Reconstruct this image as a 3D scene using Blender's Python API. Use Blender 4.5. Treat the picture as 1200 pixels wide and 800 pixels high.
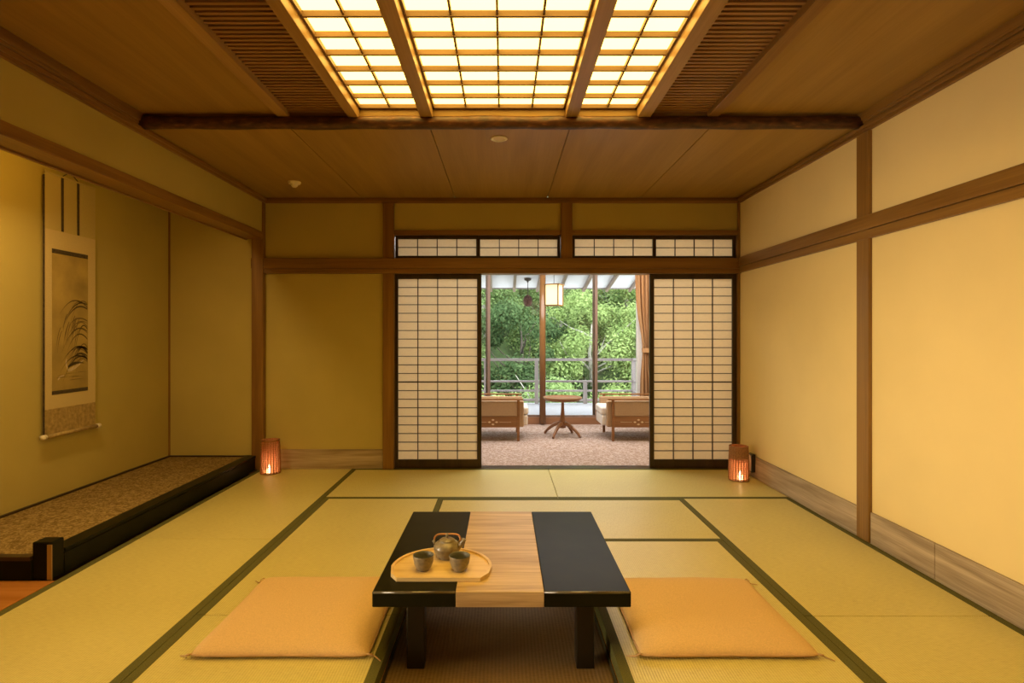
import bpy, bmesh, math, random
from mathutils import Vector, Matrix, noise
random.seed(7)
for o in list(bpy.data.objects): bpy.data.objects.remove(o, do_unlink=True)
S = bpy.context.scene
COL = S.collection
PI = math.pi

# ------------------------------------------------------------------ camera
F, U0, V0, EYE = 660.0, 590.0, 393.0, 1.23      # focal length in px, vanishing point, eye height
cam_d = bpy.data.cameras.new('camera'); cam = bpy.data.objects.new('camera', cam_d); COL.objects.link(cam)
cam_d.sensor_width = 36; cam_d.lens = F/1200*36; cam_d.clip_start = .05; cam_d.clip_end = 400
cam_d.shift_x = (600-U0)/1200; cam_d.shift_y = -(400-V0)/1200
cam.location = (0, 0, EYE); cam.rotation_euler = (PI/2, 0, 0)
S.camera = cam

# ------------------------------------------------------------------ exposure, sky, sun
S.view_settings.view_transform = 'Standard'; S.view_settings.look = 'None'
S.view_settings.gamma = 1; S.view_settings.exposure = 0.0
S.view_settings.use_curve_mapping = False
SKY = 6.2
PANEL = 6.3                      # ceiling light paper
PANEL_COL = (1.0, .62, .128)
TOKO_W = 24                       # lamp hidden above the alcove
SIDE_W = 15
SUN_ROOM_W = 88                  # added fill light under the sunroom ceiling
w = bpy.data.worlds.new('world'); S.world = w; w.use_nodes = True
wb = w.node_tree.nodes['Background']; wb.inputs[0].default_value = (.86, .93, 1, 1); wb.inputs[1].default_value = SKY
sd = bpy.data.lights.new('sun', 'SUN'); sd.energy = 2.5; sd.angle = math.radians(18); sd.color = (1, .96, .88)
sun = bpy.data.objects.new('sun', sd); COL.objects.link(sun); sun.location = (0, 6, 12)
sun.rotation_euler = (math.radians(38), math.radians(24), 0)

# lamp tucked behind the alcove beam, washing the plaster beside the scroll
ld = bpy.data.lights.new('alcove_lamp', 'AREA'); ld.shape = 'RECTANGLE'; ld.size = .12; ld.size_y = .6
ld.energy = TOKO_W; ld.color = (1, .66, .27)
al = bpy.data.objects.new('alcove_lamp', ld); COL.objects.link(al); al.location = (-2.52, 2.95, 2.36)
al.rotation_euler = (0, math.radians(-28), 0)
# unseen fill light added under the sunroom ceiling to lift the room
ld = bpy.data.lights.new('sunroom_fill', 'AREA'); ld.shape = 'RECTANGLE'; ld.size = 3.0; ld.size_y = 1.4
ld.energy = SUN_ROOM_W; ld.color = (1, .95, .92)
al = bpy.data.objects.new('sunroom_fill', ld); COL.objects.link(al); al.location = (.6, 6.6, 2.36)

# unseen fill light added at the left to brighten the right wall
ld = bpy.data.lights.new('side_fill_light', 'AREA'); ld.shape = 'RECTANGLE'; ld.size = 1.3; ld.size_y = 1.5
ld.energy = SIDE_W; ld.color = (1, .82, .58); ld.spread = math.radians(50)
al = bpy.data.objects.new('side_fill_light', ld); COL.objects.link(al); al.location = (-2.95, 1.4, .95)
al.rotation_euler = (0, math.radians(-89), math.radians(17))

# ------------------------------------------------------------------ materials
def srgb(r, g, b):
    f = lambda c: (c/255/12.92 if c/255 <= .04045 else ((c/255+.055)/1.055)**2.4)
    return (f(r), f(g), f(b), 1)
def new_mat(name):
    m = bpy.data.materials.new(name); m.use_nodes = True
    nt = m.node_tree; return m, nt, nt.nodes['Principled BSDF']
def N(nt, t, **k):
    n = nt.nodes.new(t)
    for a, v in k.items():
        if a in n.inputs: n.inputs[a].default_value = v
        else: setattr(n, a, v)
    return n
def coord(nt, scale=(1,1,1), rot=(0,0,0), kind='Object'):
    tc = N(nt, 'ShaderNodeTexCoord'); mp = N(nt, 'ShaderNodeMapping')
    mp.inputs['Scale'].default_value = scale; mp.inputs['Rotation'].default_value = rot
    nt.links.new(tc.outputs[kind], mp.inputs['Vector']); return mp.outputs[0]
def ramp(nt, fac, stops):
    r = N(nt, 'ShaderNodeValToRGB'); e = r.color_ramp.elements
    while len(e) < len(stops): e.new(.5)
    for x, (p, c) in zip(e, stops): x.position = p; x.color = c
    nt.links.new(fac, r.inputs[0]); return r.outputs[0]
def bump(nt, h, bs, strength, dist=.01):
    b = N(nt, 'ShaderNodeBump'); b.inputs['Strength'].default_value = strength; b.inputs['Distance'].default_value = dist
    nt.links.new(h, b.inputs['Height']); nt.links.new(b.outputs[0], bs.inputs['Normal'])
def plain(name, c, rough=.6, metal=0, spec=.5, nscale=30, namt=.06):
    m, nt, bs = new_mat(name)
    n = N(nt, 'ShaderNodeTexNoise'); n.inputs['Scale'].default_value = nscale; n.inputs['Detail'].default_value = 4
    nt.links.new(coord(nt), n.inputs['Vector'])
    lo = tuple(x*(1-namt*2) for x in c[:3])+(1,); hi = tuple(min(1, x*(1+namt*2)) for x in c[:3])+(1,)
    nt.links.new(ramp(nt, n.outputs['Fac'], [(.3, lo), (.7, hi)]), bs.inputs['Base Color'])
    bs.inputs['Roughness'].default_value = rough; bs.inputs['Metallic'].default_value = metal
    bs.inputs['Specular IOR Level'].default_value = spec
    return m
def wood(name, c1, c2, axis=0, rough=.45, scale=1.0, spec=.4, fine=60, bmp=.08, coat=0):
    m, nt, bs = new_mat(name)
    sc = [7*scale]*3; sc[axis] = .45*scale
    n1 = N(nt, 'ShaderNodeTexNoise'); n1.inputs['Scale'].default_value = 1.6; n1.inputs['Detail'].default_value = 6; n1.inputs['Distortion'].default_value = .6
    nt.links.new(coord(nt, sc), n1.inputs['Vector'])
    sf = [fine*scale]*3; sf[axis] = 1.2*scale
    n2 = N(nt, 'ShaderNodeTexNoise'); n2.inputs['Scale'].default_value = 2.0; n2.inputs['Detail'].default_value = 3
    nt.links.new(coord(nt, sf), n2.inputs['Vector'])
    mx = N(nt, 'ShaderNodeMath', operation='MULTIPLY_ADD'); nt.links.new(n2.outputs['Fac'], mx.inputs[0]); mx.inputs[1].default_value = .45
    nt.links.new(n1.outputs['Fac'], mx.inputs[2])
    nt.links.new(ramp(nt, mx.outputs[0], [(.5, c1), (.95, c2)]), bs.inputs['Base Color'])
    bs.inputs['Roughness'].default_value = rough; bs.inputs['Specular IOR Level'].default_value = spec
    bs.inputs['Coat Weight'].default_value = coat
    bump(nt, n2.outputs['Fac'], bs, bmp, .002)
    return m
def plaster(name, c, amt=.05):
    m, nt, bs = new_mat(name)
    n = N(nt, 'ShaderNodeTexNoise'); n.inputs['Scale'].default_value = 2.2; n.inputs['Detail'].default_value = 6
    nt.links.new(coord(nt), n.inputs['Vector'])
    lo = tuple(x*(1-amt) for x in c[:3])+(1,); hi = tuple(min(1, x*(1+amt)) for x in c[:3])+(1,)
    nt.links.new(ramp(nt, n.outputs['Fac'], [(.3, lo), (.7, hi)]), bs.inputs['Base Color'])
    f = N(nt, 'ShaderNodeTexNoise'); f.inputs['Scale'].default_value = 160; f.inputs['Detail'].default_value = 3
    nt.links.new(coord(nt), f.inputs['Vector'])
    bump(nt, f.outputs['Fac'], bs, .15, .003)
    bs.inputs['Roughness'].default_value = .95; bs.inputs['Specular IOR Level'].default_value = .1
    return m
def tatami(name, axis, c1, c2, pitch=.0105, bs_=.5):
    """woven rush: ribs run along `axis` (0 x, 1 y), fine cross threads"""
    m, nt, bs = new_mat(name)
    wv = N(nt, 'ShaderNodeTexWave', wave_type='BANDS', bands_direction='X' if axis == 1 else 'Y', wave_profile='SIN')
    wv.inputs['Scale'].default_value = 1/pitch/ (20/ (2*PI)) if False else (2*PI/20)/pitch
    wv.inputs['Distortion'].default_value = 0
    nt.links.new(coord(nt), wv.inputs['Vector'])
    sc = [260, 30, 1] if axis == 0 else [30, 260, 1]
    th = N(nt, 'ShaderNodeTexNoise'); th.inputs['Scale'].default_value = 1; th.inputs['Detail'].default_value = 3
    nt.links.new(coord(nt, (30, 30, 1)), th.inputs['Vector'])
    big = N(nt, 'ShaderNodeTexNoise'); big.inputs['Scale'].default_value = 1.7; big.inputs['Detail'].default_value = 5
    nt.links.new(coord(nt), big.inputs['Vector'])
    st = N(nt, 'ShaderNodeTexNoise'); st.inputs['Scale'].default_value = 1; st.inputs['Detail'].default_value = 4
    nt.links.new(coord(nt, sc), st.inputs['Vector'])
    a = N(nt, 'ShaderNodeMath', operation='MULTIPLY_ADD'); nt.links.new(wv.outputs['Fac'], a.inputs[0]); a.inputs[1].default_value = .30; nt.links.new(st.outputs['Fac'], a.inputs[2])
    b = N(nt, 'ShaderNodeMath', operation='MULTIPLY_ADD'); nt.links.new(big.outputs['Fac'], b.inputs[0]); b.inputs[1].default_value = .35; nt.links.new(a.outputs[0], b.inputs[2])
    nt.links.new(ramp(nt, b.outputs[0], [(.45, c1), (1.0, c2)]), bs.inputs['Base Color'])
    bs.inputs['Roughness'].default_value = .40; bs.inputs['Specular IOR Level'].default_value = .75
    bump(nt, wv.outputs['Fac'], bs, bs_, .0015)
    return m
def carpet(name, c1, c2, c3, scale=38):
    m, nt, bs = new_mat(name)
    n = N(nt, 'ShaderNodeTexNoise'); n.inputs['Scale'].default_value = 1; n.inputs['Detail'].default_value = 3; n.inputs['Distortion'].default_value = 1.4
    nt.links.new(coord(nt, (scale*.8, scale*.8, scale)), n.inputs['Vector'])
    nt.links.new(ramp(nt, n.outputs['Fac'], [(.40, c1), (.5, c2), (.62, c3)]), bs.inputs['Base Color'])
    f = N(nt, 'ShaderNodeTexNoise'); f.inputs['Scale'].default_value = 260
    nt.links.new(coord(nt), f.inputs['Vector']); bump(nt, f.outputs['Fac'], bs, .4, .004)
    bs.inputs['Roughness'].default_value = .95; bs.inputs['Specular IOR Level'].default_value = .1
    return m
def paper(name, c, trans=.5):
    m, nt, bs = new_mat(name)
    nt.nodes.remove(bs); out = nt.nodes['Material Output']
    n = N(nt, 'ShaderNodeTexNoise'); n.inputs['Scale'].default_value = 30; n.inputs['Detail'].default_value = 6
    nt.links.new(coord(nt, (1, 1, 3)), n.inputs['Vector'])
    colr = ramp(nt, n.outputs['Fac'], [(.3, tuple(x*.94 for x in c[:3])+(1,)), (.7, c)])
    d = N(nt, 'ShaderNodeBsdfDiffuse'); t = N(nt, 'ShaderNodeBsdfTranslucent'); mx = N(nt, 'ShaderNodeMixShader'); mx.inputs[0].default_value = trans
    nt.links.new(colr, d.inputs[0]); nt.links.new(colr, t.inputs[0])
    nt.links.new(d.outputs[0], mx.inputs[1]); nt.links.new(t.outputs[0], mx.inputs[2]); nt.links.new(mx.outputs[0], out.inputs[0])
    return m
def emit(name, c, s):
    m, nt, bs = new_mat(name)
    bs.inputs['Base Color'].default_value = (.8, .7, .55, 1); bs.inputs['Roughness'].default_value = .8
    bs.inputs['Emission Color'].default_value = c; bs.inputs['Emission Strength'].default_value = s
    return m
def glass(name):
    m, nt, bs = new_mat(name)
    nt.nodes.remove(bs); out = nt.nodes['Material Output']
    g = N(nt, 'ShaderNodeBsdfGlossy'); g.inputs['Roughness'].default_value = .02; t = N(nt, 'ShaderNodeBsdfTransparent')
    t.inputs[0].default_value = (.97, .98, .97, 1)
    fr = N(nt, 'ShaderNodeFresnel'); fr.inputs['IOR'].default_value = 1.35
    mx = N(nt, 'ShaderNodeMixShader'); nt.links.new(fr.outputs[0], mx.inputs[0])
    nt.links.new(t.outputs[0], mx.inputs[1]); nt.links.new(g.outputs[0], mx.inputs[2]); nt.links.new(mx.outputs[0], out.inputs[0])
    return m

M = {}
M['plaster'] = plaster('wall_plaster_dim', (.53, .44, .14, 1))  # wall plaster with the dimmer light of these walls put into its colour
M['plaster_lit'] = plaster('wall_plaster_lit', (.86, .69, .32, 1), .03)  # same plaster, paler to carry the stronger light on the right wall
M['plaster_white'] = plaster('pale_plaster', (.78, .74, .66, 1))
for i, a in enumerate('xyz'):
    M['pillar_'+a] = wood('cedar_trim_'+a, (.18, .085, .016, 1), (.32, .17, .036, 1), i, .38)
    M['dark_'+a] = wood('dark_stained_'+a, (.028, .016, .006, 1), (.06, .034, .013, 1), i, .35)
    M['light_'+a] = wood('pale_frame_'+a, (.32, .19, .065, 1), (.46, .29, .115, 1), i, .4)
    M['lattice_'+a] = wood('lattice_'+a, (.15, .085, .035, 1), (.25, .15, .065, 1), i, .5)
    M['ceil_'+a] = wood('ceiling_plank_'+a, (.30, .18, .042, 1), (.40, .25, .065, 1), i, .42, scale=.8, bmp=.03)
    M['louver_'+a] = wood('louver_'+a, (.24, .13, .04, 1), (.38, .21, .07, 1), i, .5)
    M['sun_'+a] = wood('sunroom_wood_'+a, (.22, .10, .05, 1), (.36, .18, .09, 1), i, .32)
    M['grey_'+a] = wood('weathered_board_'+a, (.24, .175, .10, 1), (.56, .45, .30, 1), i, .7, scale=1.8)
    M['mullion_'+a] = wood('window_frame_'+a, (.18, .12, .09, 1), (.28, .19, .15, 1), i, .4)
    M['out_'+a] = wood('outdoor_wood_'+a, (.22, .18, .165, 1), (.36, .31, .29, 1), i, .7)
T1, T2 = (.54, .46, .14, 1), (.74, .66, .24, 1)
M['tatami_x'] = tatami('tatami_rush_x', 0, T1, T2)
M['tatami_y'] = tatami('tatami_rush_y', 1, T1, T2)
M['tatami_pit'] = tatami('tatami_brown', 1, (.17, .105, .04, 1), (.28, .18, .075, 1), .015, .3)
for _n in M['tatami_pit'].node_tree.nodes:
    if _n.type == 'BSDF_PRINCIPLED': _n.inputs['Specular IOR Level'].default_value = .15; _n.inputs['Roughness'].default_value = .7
M['heri'] = plain('green_brown_cloth_border', (.12, .115, .03, 1), .8, nscale=300, namt=.2, spec=.2)
M['heri_dark'] = plain('dark_mat_edge', (.05, .04, .012, 1), .8, nscale=200, namt=.15, spec=.2)
M['lacquer'] = plain('black_lacquer', (.015, .014, .005, 1), .3, nscale=8, namt=.1, spec=.04)
M['lacquer2'] = plain('black_lacquer_edge', (.014, .011, .006, 1), .3, nscale=8, namt=.1, spec=.5)
M['lacquer_edge_highlight'] = plain('lacquer_highlight', (.10, .085, .05, 1), .12, spec=1.0)
M['runner'] = wood('golden_wood_inlay', (.34, .22, .09, 1), (.66, .49, .24, 1), 0, .4, scale=2.6, fine=80)
M['tray'] = wood('bamboo_tray', (.62, .42, .16, 1), (.82, .62, .28, 1), 0, .35, scale=2.0)
M['wood_floor'] = wood('orange_floorboard', (.42, .16, .03, 1), (.58, .25, .06, 1), 0, .25)
M['toko_carpet'] = carpet('alcove_weave', (.17, .11, .035, 1), (.27, .185, .065, 1), (.37, .265, .10, 1), 52)
M['carpet'] = carpet('sunroom_carpet', (.30, .205, .155, 1), (.43, .325, .275, 1), (.55, .45, .40, 1), 42)
M['cushion'] = plain('orange_tan_cotton', (.72, .50, .23, 1), .85, nscale=220, namt=.05, spec=.15)
M['cushion_seam'] = plain('cushion_piping', (.60, .38, .18, 1), .85, namt=.05)
M['clay'] = plain('dark_glazed_clay', (.22, .18, .11, 1), .30, nscale=60, namt=.15)
M['clay_in'] = plain('cup_inside', (.12, .12, .09, 1), .4)
M['copper'] = plain('copper_brown', (.40, .20, .09, 1), .35, metal=.6)
M['iron'] = plain('dark_iron', (.05, .04, .03, 1), .4, metal=.5)
M['soffit'] = plain('white_soffit', (.62, .60, .60, 1), .8, namt=.02)
M['white_paint'] = plain('white_paint', (.85, .84, .82, 1), .5, namt=.02)
M['deck'] = plain('pale_deck', (.40, .39, .41, 1), .7, namt=.05)
M['shoji_paper'] = paper('shoji_paper', (.96, .87, .70, 1), .56)
M['panel_paper'] = emit('lit_ceiling_paper', PANEL_COL+(1,), PANEL)
M['lantern_paper'] = emit('lit_lantern_paper', (1, .78, .45, 1), 1.25)
M['upholstery'] = plain('tan_upholstery', (.43, .29, .17, 1), .8, nscale=240, namt=.08, spec=.2)
M['seat_white'] = plain('ivory_upholstery', (.80, .76, .70, 1), .8, nscale=240, namt=.04, spec=.2)
M['chair_wood'] = wood('chair_walnut', (.20, .09, .03, 1), (.33, .155, .06, 1), 0, .35)
M['motif'] = plain('pale_inlay', (.75, .60, .40, 1), .4)
M['curtain'] = plain('tan_curtain', (.47, .27, .13, 1), .85, nscale=120, namt=.06, spec=.15)
M['glass'] = glass('window_glass')
M['white_plastic'] = plain('cream_plastic', (.75, .62, .42, 1), .4, namt=.03)
M['black_plastic'] = plain('black_plastic', (.02, .018, .015, 1), .4)
M['rattan'] = plain('rattan', (.32, .15, .05, 1), .6, nscale=90, namt=.15)
M['sleeve'] = paper('lantern_sleeve', (.72, .36, .20, 1), .6)
nt = M['sleeve'].node_tree; _o = nt.nodes['Material Output']; _s = _o.inputs[0].links[0].from_socket
_t = N(nt, 'ShaderNodeBsdfTransparent'); _m = N(nt, 'ShaderNodeMixShader'); _m.inputs[0].default_value = .35
nt.links.new(_s, _m.inputs[1]); nt.links.new(_t.outputs[0], _m.inputs[2]); nt.links.new(_m.outputs[0], _o.inputs[0])
M['candle'] = emit('candle_glow', (1, .62, .30, 1), 26)
M['cloth_light'] = plain('scroll_mount_cloth', (.64, .52, .25, 1), .85, nscale=180, namt=.06)
M['cloth_mid'] = plain('scroll_top_cloth', (.55, .45, .18, 1), .85, nscale=180, namt=.08)
M['cloth_dark'] = plain('scroll_bottom_cloth', (.40, .29, .11, 1), .85, nscale=40, namt=.15)
M['silk'] = plain('painting_silk', (.42, .31, .09, 1), .8, nscale=5, namt=.12)
M['brocade'] = plain('dark_brocade', (.07, .05, .025, 1), .7, nscale=130, namt=.4)
M['ink'] = plain('ink', (.07, .05, .02, 1), .8)
M['ink_soft'] = plain('faded_ink', (.17, .12, .04, 1), .8)
M['paint_pale'] = plain('pale_pigment', (.60, .50, .30, 1), .8)
M['ivory'] = plain('ivory', (.85, .78, .58, 1), .4)
M['bark_dark'] = plain('bark', (.10, .08, .06, 1), .9, nscale=20, namt=.2)
M['bark_pale'] = plain('pale_bark', (.34, .32, .26, 1), .9, nscale=20, namt=.2)
M['ground'] = plain('hillside_soil', (.045, .075, .02, 1), .95, nscale=2, namt=.3)
M['backing'] = plain('dark_void_board', (.03, .016, .008, 1), .9)

def log_mat():
    m, nt, bs = new_mat('dark_bark_log')
    n = N(nt, 'ShaderNodeTexNoise'); n.inputs['Scale'].default_value = 1; n.inputs['Detail'].default_value = 6
    nt.links.new(coord(nt, (14, 40, 40)), n.inputs['Vector'])
    nt.links.new(ramp(nt, n.outputs['Fac'], [(.35, (.035, .012, .005, 1)), (.6, (.10, .038, .014, 1)), (.75, (.26, .12, .04, 1))]), bs.inputs['Base Color'])
    bs.inputs['Roughness'].default_value = .4; bump(nt, n.outputs['Fac'], bs, .5, .006)
    return m
M['log'] = log_mat()

def leaf_mat(name, c1, c2):
    m, nt, bs = new_mat(name); nt.nodes.remove(bs); out = nt.nodes['Material Output']
    n = N(nt, 'ShaderNodeTexNoise'); n.inputs['Scale'].default_value = 1.3; n.inputs['Detail'].default_value = 6; n.inputs['Roughness'].default_value = .8
    nt.links.new(coord(nt), n.inputs['Vector'])
    c = ramp(nt, n.outputs['Fac'], [(.35, c1), (.65, c2)])
    d = N(nt, 'ShaderNodeBsdfDiffuse'); t = N(nt, 'ShaderNodeBsdfTranslucent'); mx = N(nt, 'ShaderNodeMixShader'); mx.inputs[0].default_value = .4
    nt.links.new(c, d.inputs[0]); nt.links.new(c, t.inputs[0])
    nt.links.new(d.outputs[0], mx.inputs[1]); nt.links.new(t.outputs[0], mx.inputs[2]); nt.links.new(mx.outputs[0], out.inputs[0])
    return m
M['leaf_bright'] = leaf_mat('leaf_bright', (.14, .215, .06, 1), (.40, .50, .19, 1))
M['leaf_mid'] = leaf_mat('leaf_mid', (.08, .14, .045, 1), (.29, .39, .145, 1))
M['leaf_dark'] = leaf_mat('leaf_dark', (.035, .065, .027, 1), (.125, .19, .075, 1))

# ------------------------------------------------------------------ mesh helpers (world coordinates in, parent-local mesh out)
class MB:
    def __init__(s): s.bm = bmesh.new()
    def box(s, x0, x1, y0, y1, z0, z1, rot=0, about=None):
        vs = [s.bm.verts.new(p) for p in ((x0,y0,z0),(x1,y0,z0),(x1,y1,z0),(x0,y1,z0),(x0,y0,z1),(x1,y0,z1),(x1,y1,z1),(x0,y1,z1))]
        for f in ((0,3,2,1),(4,5,6,7),(0,1,5,4),(1,2,6,5),(2,3,7,6),(3,0,4,7)): s.bm.faces.new([vs[i] for i in f])
        if rot:
            c = Vector(about if about else ((x0+x1)/2, (y0+y1)/2, 0)); R = Matrix.Rotation(rot, 3, 'Z')
            for v in vs: v.co = R @ (v.co-c) + c
        return s
    def prism(s, pts, axis, a, b):
        """extrude a closed outline; axis 'x': pts are (y,z), 'y': (x,z), 'z': (x,y)"""
        mk = {'x': lambda p, t: (t, p[0], p[1]), 'y': lambda p, t: (p[0], t, p[1]), 'z': lambda p, t: (p[0], p[1], t)}[axis]
        A = [s.bm.verts.new(mk(p, a)) for p in pts]; B = [s.bm.verts.new(mk(p, b)) for p in pts]
        n = len(pts)
        for i in range(n): s.bm.faces.new((A[i], A[(i+1)%n], B[(i+1)%n], B[i]))
        s.bm.faces.new(A); s.bm.faces.new(list(reversed(B))); return s
    def tube(s, pts, r, seg=10, cap=True):
        pts = [Vector(p) for p in pts]; rs = r if isinstance(r, (list, tuple)) else [r]*len(pts)
        rings = []; up = None
        for i, p in enumerate(pts):
            d = (pts[min(i+1, len(pts)-1)]-pts[max(i-1, 0)]).normalized()
            if up is None: up = d.orthogonal().normalized()
            up = (up - d*up.dot(d)); up = up.normalized() if up.length > 1e-6 else d.orthogonal().normalized()
            sd_ = d.cross(up)
            rings.append([s.bm.verts.new(p + (up*math.cos(2*PI*k/seg)+sd_*math.sin(2*PI*k/seg))*rs[i]) for k in range(seg)])
        for a, b in zip(rings, rings[1:]):
            for k in range(seg): s.bm.faces.new((a[k], a[(k+1)%seg], b[(k+1)%seg], b[k]))
        if cap: s.bm.faces.new(list(reversed(rings[0]))); s.bm.faces.new(rings[-1])
        return s
    def lathe(s, prof, cx, cy, seg=32, closed=True):
        """prof: (radius, z) from bottom to top"""
        rings = []
        for r, z in prof:
            if r < 1e-5: rings.append([s.bm.verts.new((cx, cy, z))])
            else: rings.append([s.bm.verts.new((cx+r*math.cos(2*PI*k/seg), cy+r*math.sin(2*PI*k/seg), z)) for k in range(seg)])
        for a, b in zip(rings, rings[1:]):
            for k in range(seg):
                k2 = (k+1) % seg
                if len(a) == 1 and len(b) > 1: s.bm.faces.new((a[0], b[k2], b[k]))
                elif len(b) == 1 and len(a) > 1: s.bm.faces.new((a[k], a[k2], b[0]))
                elif len(a) > 1: s.bm.faces.new((a[k], a[k2], b[k2], b[k]))
        return s
    def build(s, name, mat, parent=None, smooth=False, bevel=0, seg=2, kind=None, origin=None):
        off = Vector(parent['_w']) if parent is not None else Vector(origin or (0,0,0))
        bmesh.ops.translate(s.bm, verts=s.bm.verts, vec=-off)
        bmesh.ops.recalc_face_normals(s.bm, faces=s.bm.faces)
        me = bpy.data.meshes.new(name); s.bm.to_mesh(me); s.bm.free()
        o = bpy.data.objects.new(name, me); COL.objects.link(o)
        if isinstance(mat, (list, tuple)):
            for q in mat: me.materials.append(q)
        else: me.materials.append(mat)
        if smooth:
            for p in me.polygons: p.use_smooth = True
        if bevel:
            b = o.modifiers.new('bevel', 'BEVEL'); b.width = bevel; b.segments = seg; b.limit_method = 'ANGLE'; b.angle_limit = math.radians(40)
        if parent is not None: o.parent = parent; o['_w'] = list(off)
        else: o.location = off; o['_w'] = list(off)
        if kind: o['kind'] = kind
        return o
def struct(name, mb, mat, **k): return mb.build(name, mat, kind='structure', **k)
def thing(name, label, cat, loc=(0,0,0), group=None):
    o = bpy.data.objects.new(name, None); COL.objects.link(o); o.location = loc; o['_w'] = list(loc); o.empty_display_size = .1
    return tag(o, label, cat, group)
def tag(o, label, cat, group=None):
    o['label'] = label; o['category'] = cat
    if group: o['group'] = group
    return o
def copy_thing(root, loc, rz, label):
    r = root.copy(); COL.objects.link(r); r.location = loc; r.rotation_euler = (0, 0, rz); r['label'] = label
    for ch in list(root.children):
        c = ch.copy(); COL.objects.link(c); c.parent = r
        for g in list(ch.children):
            d = g.copy(); COL.objects.link(d); d.parent = c
    return r

# ================================================================== room shell
XL, XR, YB = -2.21, 2.183, 5.21          # left upper wall, right wall, back wall
XT, YT, ZT = -3.07, 5.17, .12            # alcove side wall, end wall, platform height
ZC, ZC2 = 2.50, 2.566                     # far / near ceiling heights
YBEAM, YN = 3.41, -1.6
PX0, PX1, PY0, PY1 = -.455, .425, 1.6, 3.37   # pit

f = MB()
f.box(XT-.1, PX0, YN, 5.32, -.2, -.055).box(PX1, XR+.1, YN, 5.32, -.2, -.055)
f.box(PX0, PX1, YN, PY0, -.2, -.055).box(PX0, PX1, PY1, 5.32, -.2, -.055).box(PX0, PX1, PY0, PY1, -.2, -.125)
struct('floor', f, M['wood_floor'])

struct('wall_right', MB().box(XR, XR+.1, YN, 8.0, -.05, 2.75), M['plaster_lit'])
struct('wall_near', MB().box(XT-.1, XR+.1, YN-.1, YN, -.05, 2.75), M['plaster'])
# back wall: pieces around the doorway and the transom lights
b = MB()
b.box(-2.20, -1.11, YB, YB+.1, 0, 2.5)
b.box(-1.11, XR, YB, YB+.1, 2.18, 2.5)
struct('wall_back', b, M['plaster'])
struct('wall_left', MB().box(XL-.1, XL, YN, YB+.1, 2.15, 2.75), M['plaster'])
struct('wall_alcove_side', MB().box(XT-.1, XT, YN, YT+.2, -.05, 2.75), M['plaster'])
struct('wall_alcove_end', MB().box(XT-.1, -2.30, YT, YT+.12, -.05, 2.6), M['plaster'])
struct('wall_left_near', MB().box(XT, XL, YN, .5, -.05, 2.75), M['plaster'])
struct('ceiling_alcove', MB().box(XT, XL-.1, .5, YT, 2.42, 2.5), M['ceil_y'])
# dark corner bead in the alcove
struct('trim_1', MB().box(XT, XT+.012, YT-.012, YT, ZT, 2.42), M['pillar_z'])
struct('trim_2', MB().box(XT, XT+.02, 2.85, YT, ZT, ZT+.012).box(XT, -2.31, YT-.02, YT, ZT, ZT+.012), M['dark_y'])

# ---- ceilings
c = MB(); seams = [XL, -1.307, -.448, .406, 1.265, XR]
for a, b_ in zip(seams, seams[1:]): c.box(a+.003, b_-.003, YBEAM, YB, ZC, ZC+.02)
c.box(XL, XR, YBEAM, YB, ZC+.015, ZC+.03)
struct('ceiling', c, M['ceil_y'])
c = MB(); c.box(XL-.1, -1.36, .6, YBEAM+.02, ZC2, ZC2+.02).box(1.293, XR+.1, .6, YBEAM+.02, ZC2, ZC2+.02)
struct('ceiling_near', c, M['ceil_y'])
struct('ceiling_behind', MB().box(XL, XR, YN, .6, ZC, ZC+.2), M['ceil_y'])
struct('ceiling_void', MB().box(XT-.1, XR+.1, YN-.1, YB+.1, 2.80, 2.84), M['backing'])
struct('trim_3', MB().box(XL, XR, YBEAM, YBEAM+.02, ZC+.02, 2.8), M['ceil_x'])
# wall/ceiling mouldings
def moulding(sx, x, y0, y1, name):
    m = MB()
    m.box(min(x, x-sx*.022), max(x, x-sx*.022), y0, y1, 2.45, 2.505)
    m.box(min(x, x-sx*.034), max(x, x-sx*.034), y0, y1, 2.468, 2.488)
    if y1 < 4: m.box(min(x, x-sx*.04), max(x, x-sx*.04), y0, y1, 2.515, ZC2).box(min(x, x-sx*.03), max(x, x-sx*.03), y0, y1, 2.5, 2.52)
    struct(name, m, M['pillar_y'], bevel=.003)
moulding(1, XR, .0, YBEAM+.02, 'trim_4'); moulding(1, XR, YBEAM+.02, YB, 'trim_5')
moulding(-1, XL, .0, YBEAM+.02, 'trim_6'); moulding(-1, XL, YBEAM+.02, YB, 'trim_7')
struct('trim_8', MB().box(XL, XR, YB-.022, YB, 2.45, 2.50).box(XL, XR, YB-.03, YB, 2.462, 2.48), M['pillar_x'], bevel=.003)

# ---- dark log beam across the ceiling
random.seed(3)
g = MB(); pts = []; rr = []
for i in range(61):
    x = XL+.02 + (XR-.01-XL-.02)*i/60
    pts.append((x, YBEAM+random.uniform(-.002, .002), 2.518+.0012*math.sin(i*.7)))
    rr.append(.039+.0018*math.sin(i*.9+1)+random.uniform(-.001, .001))
g.tube(pts, rr, 18)
struct('beam', g, M['log'], smooth=True)

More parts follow.
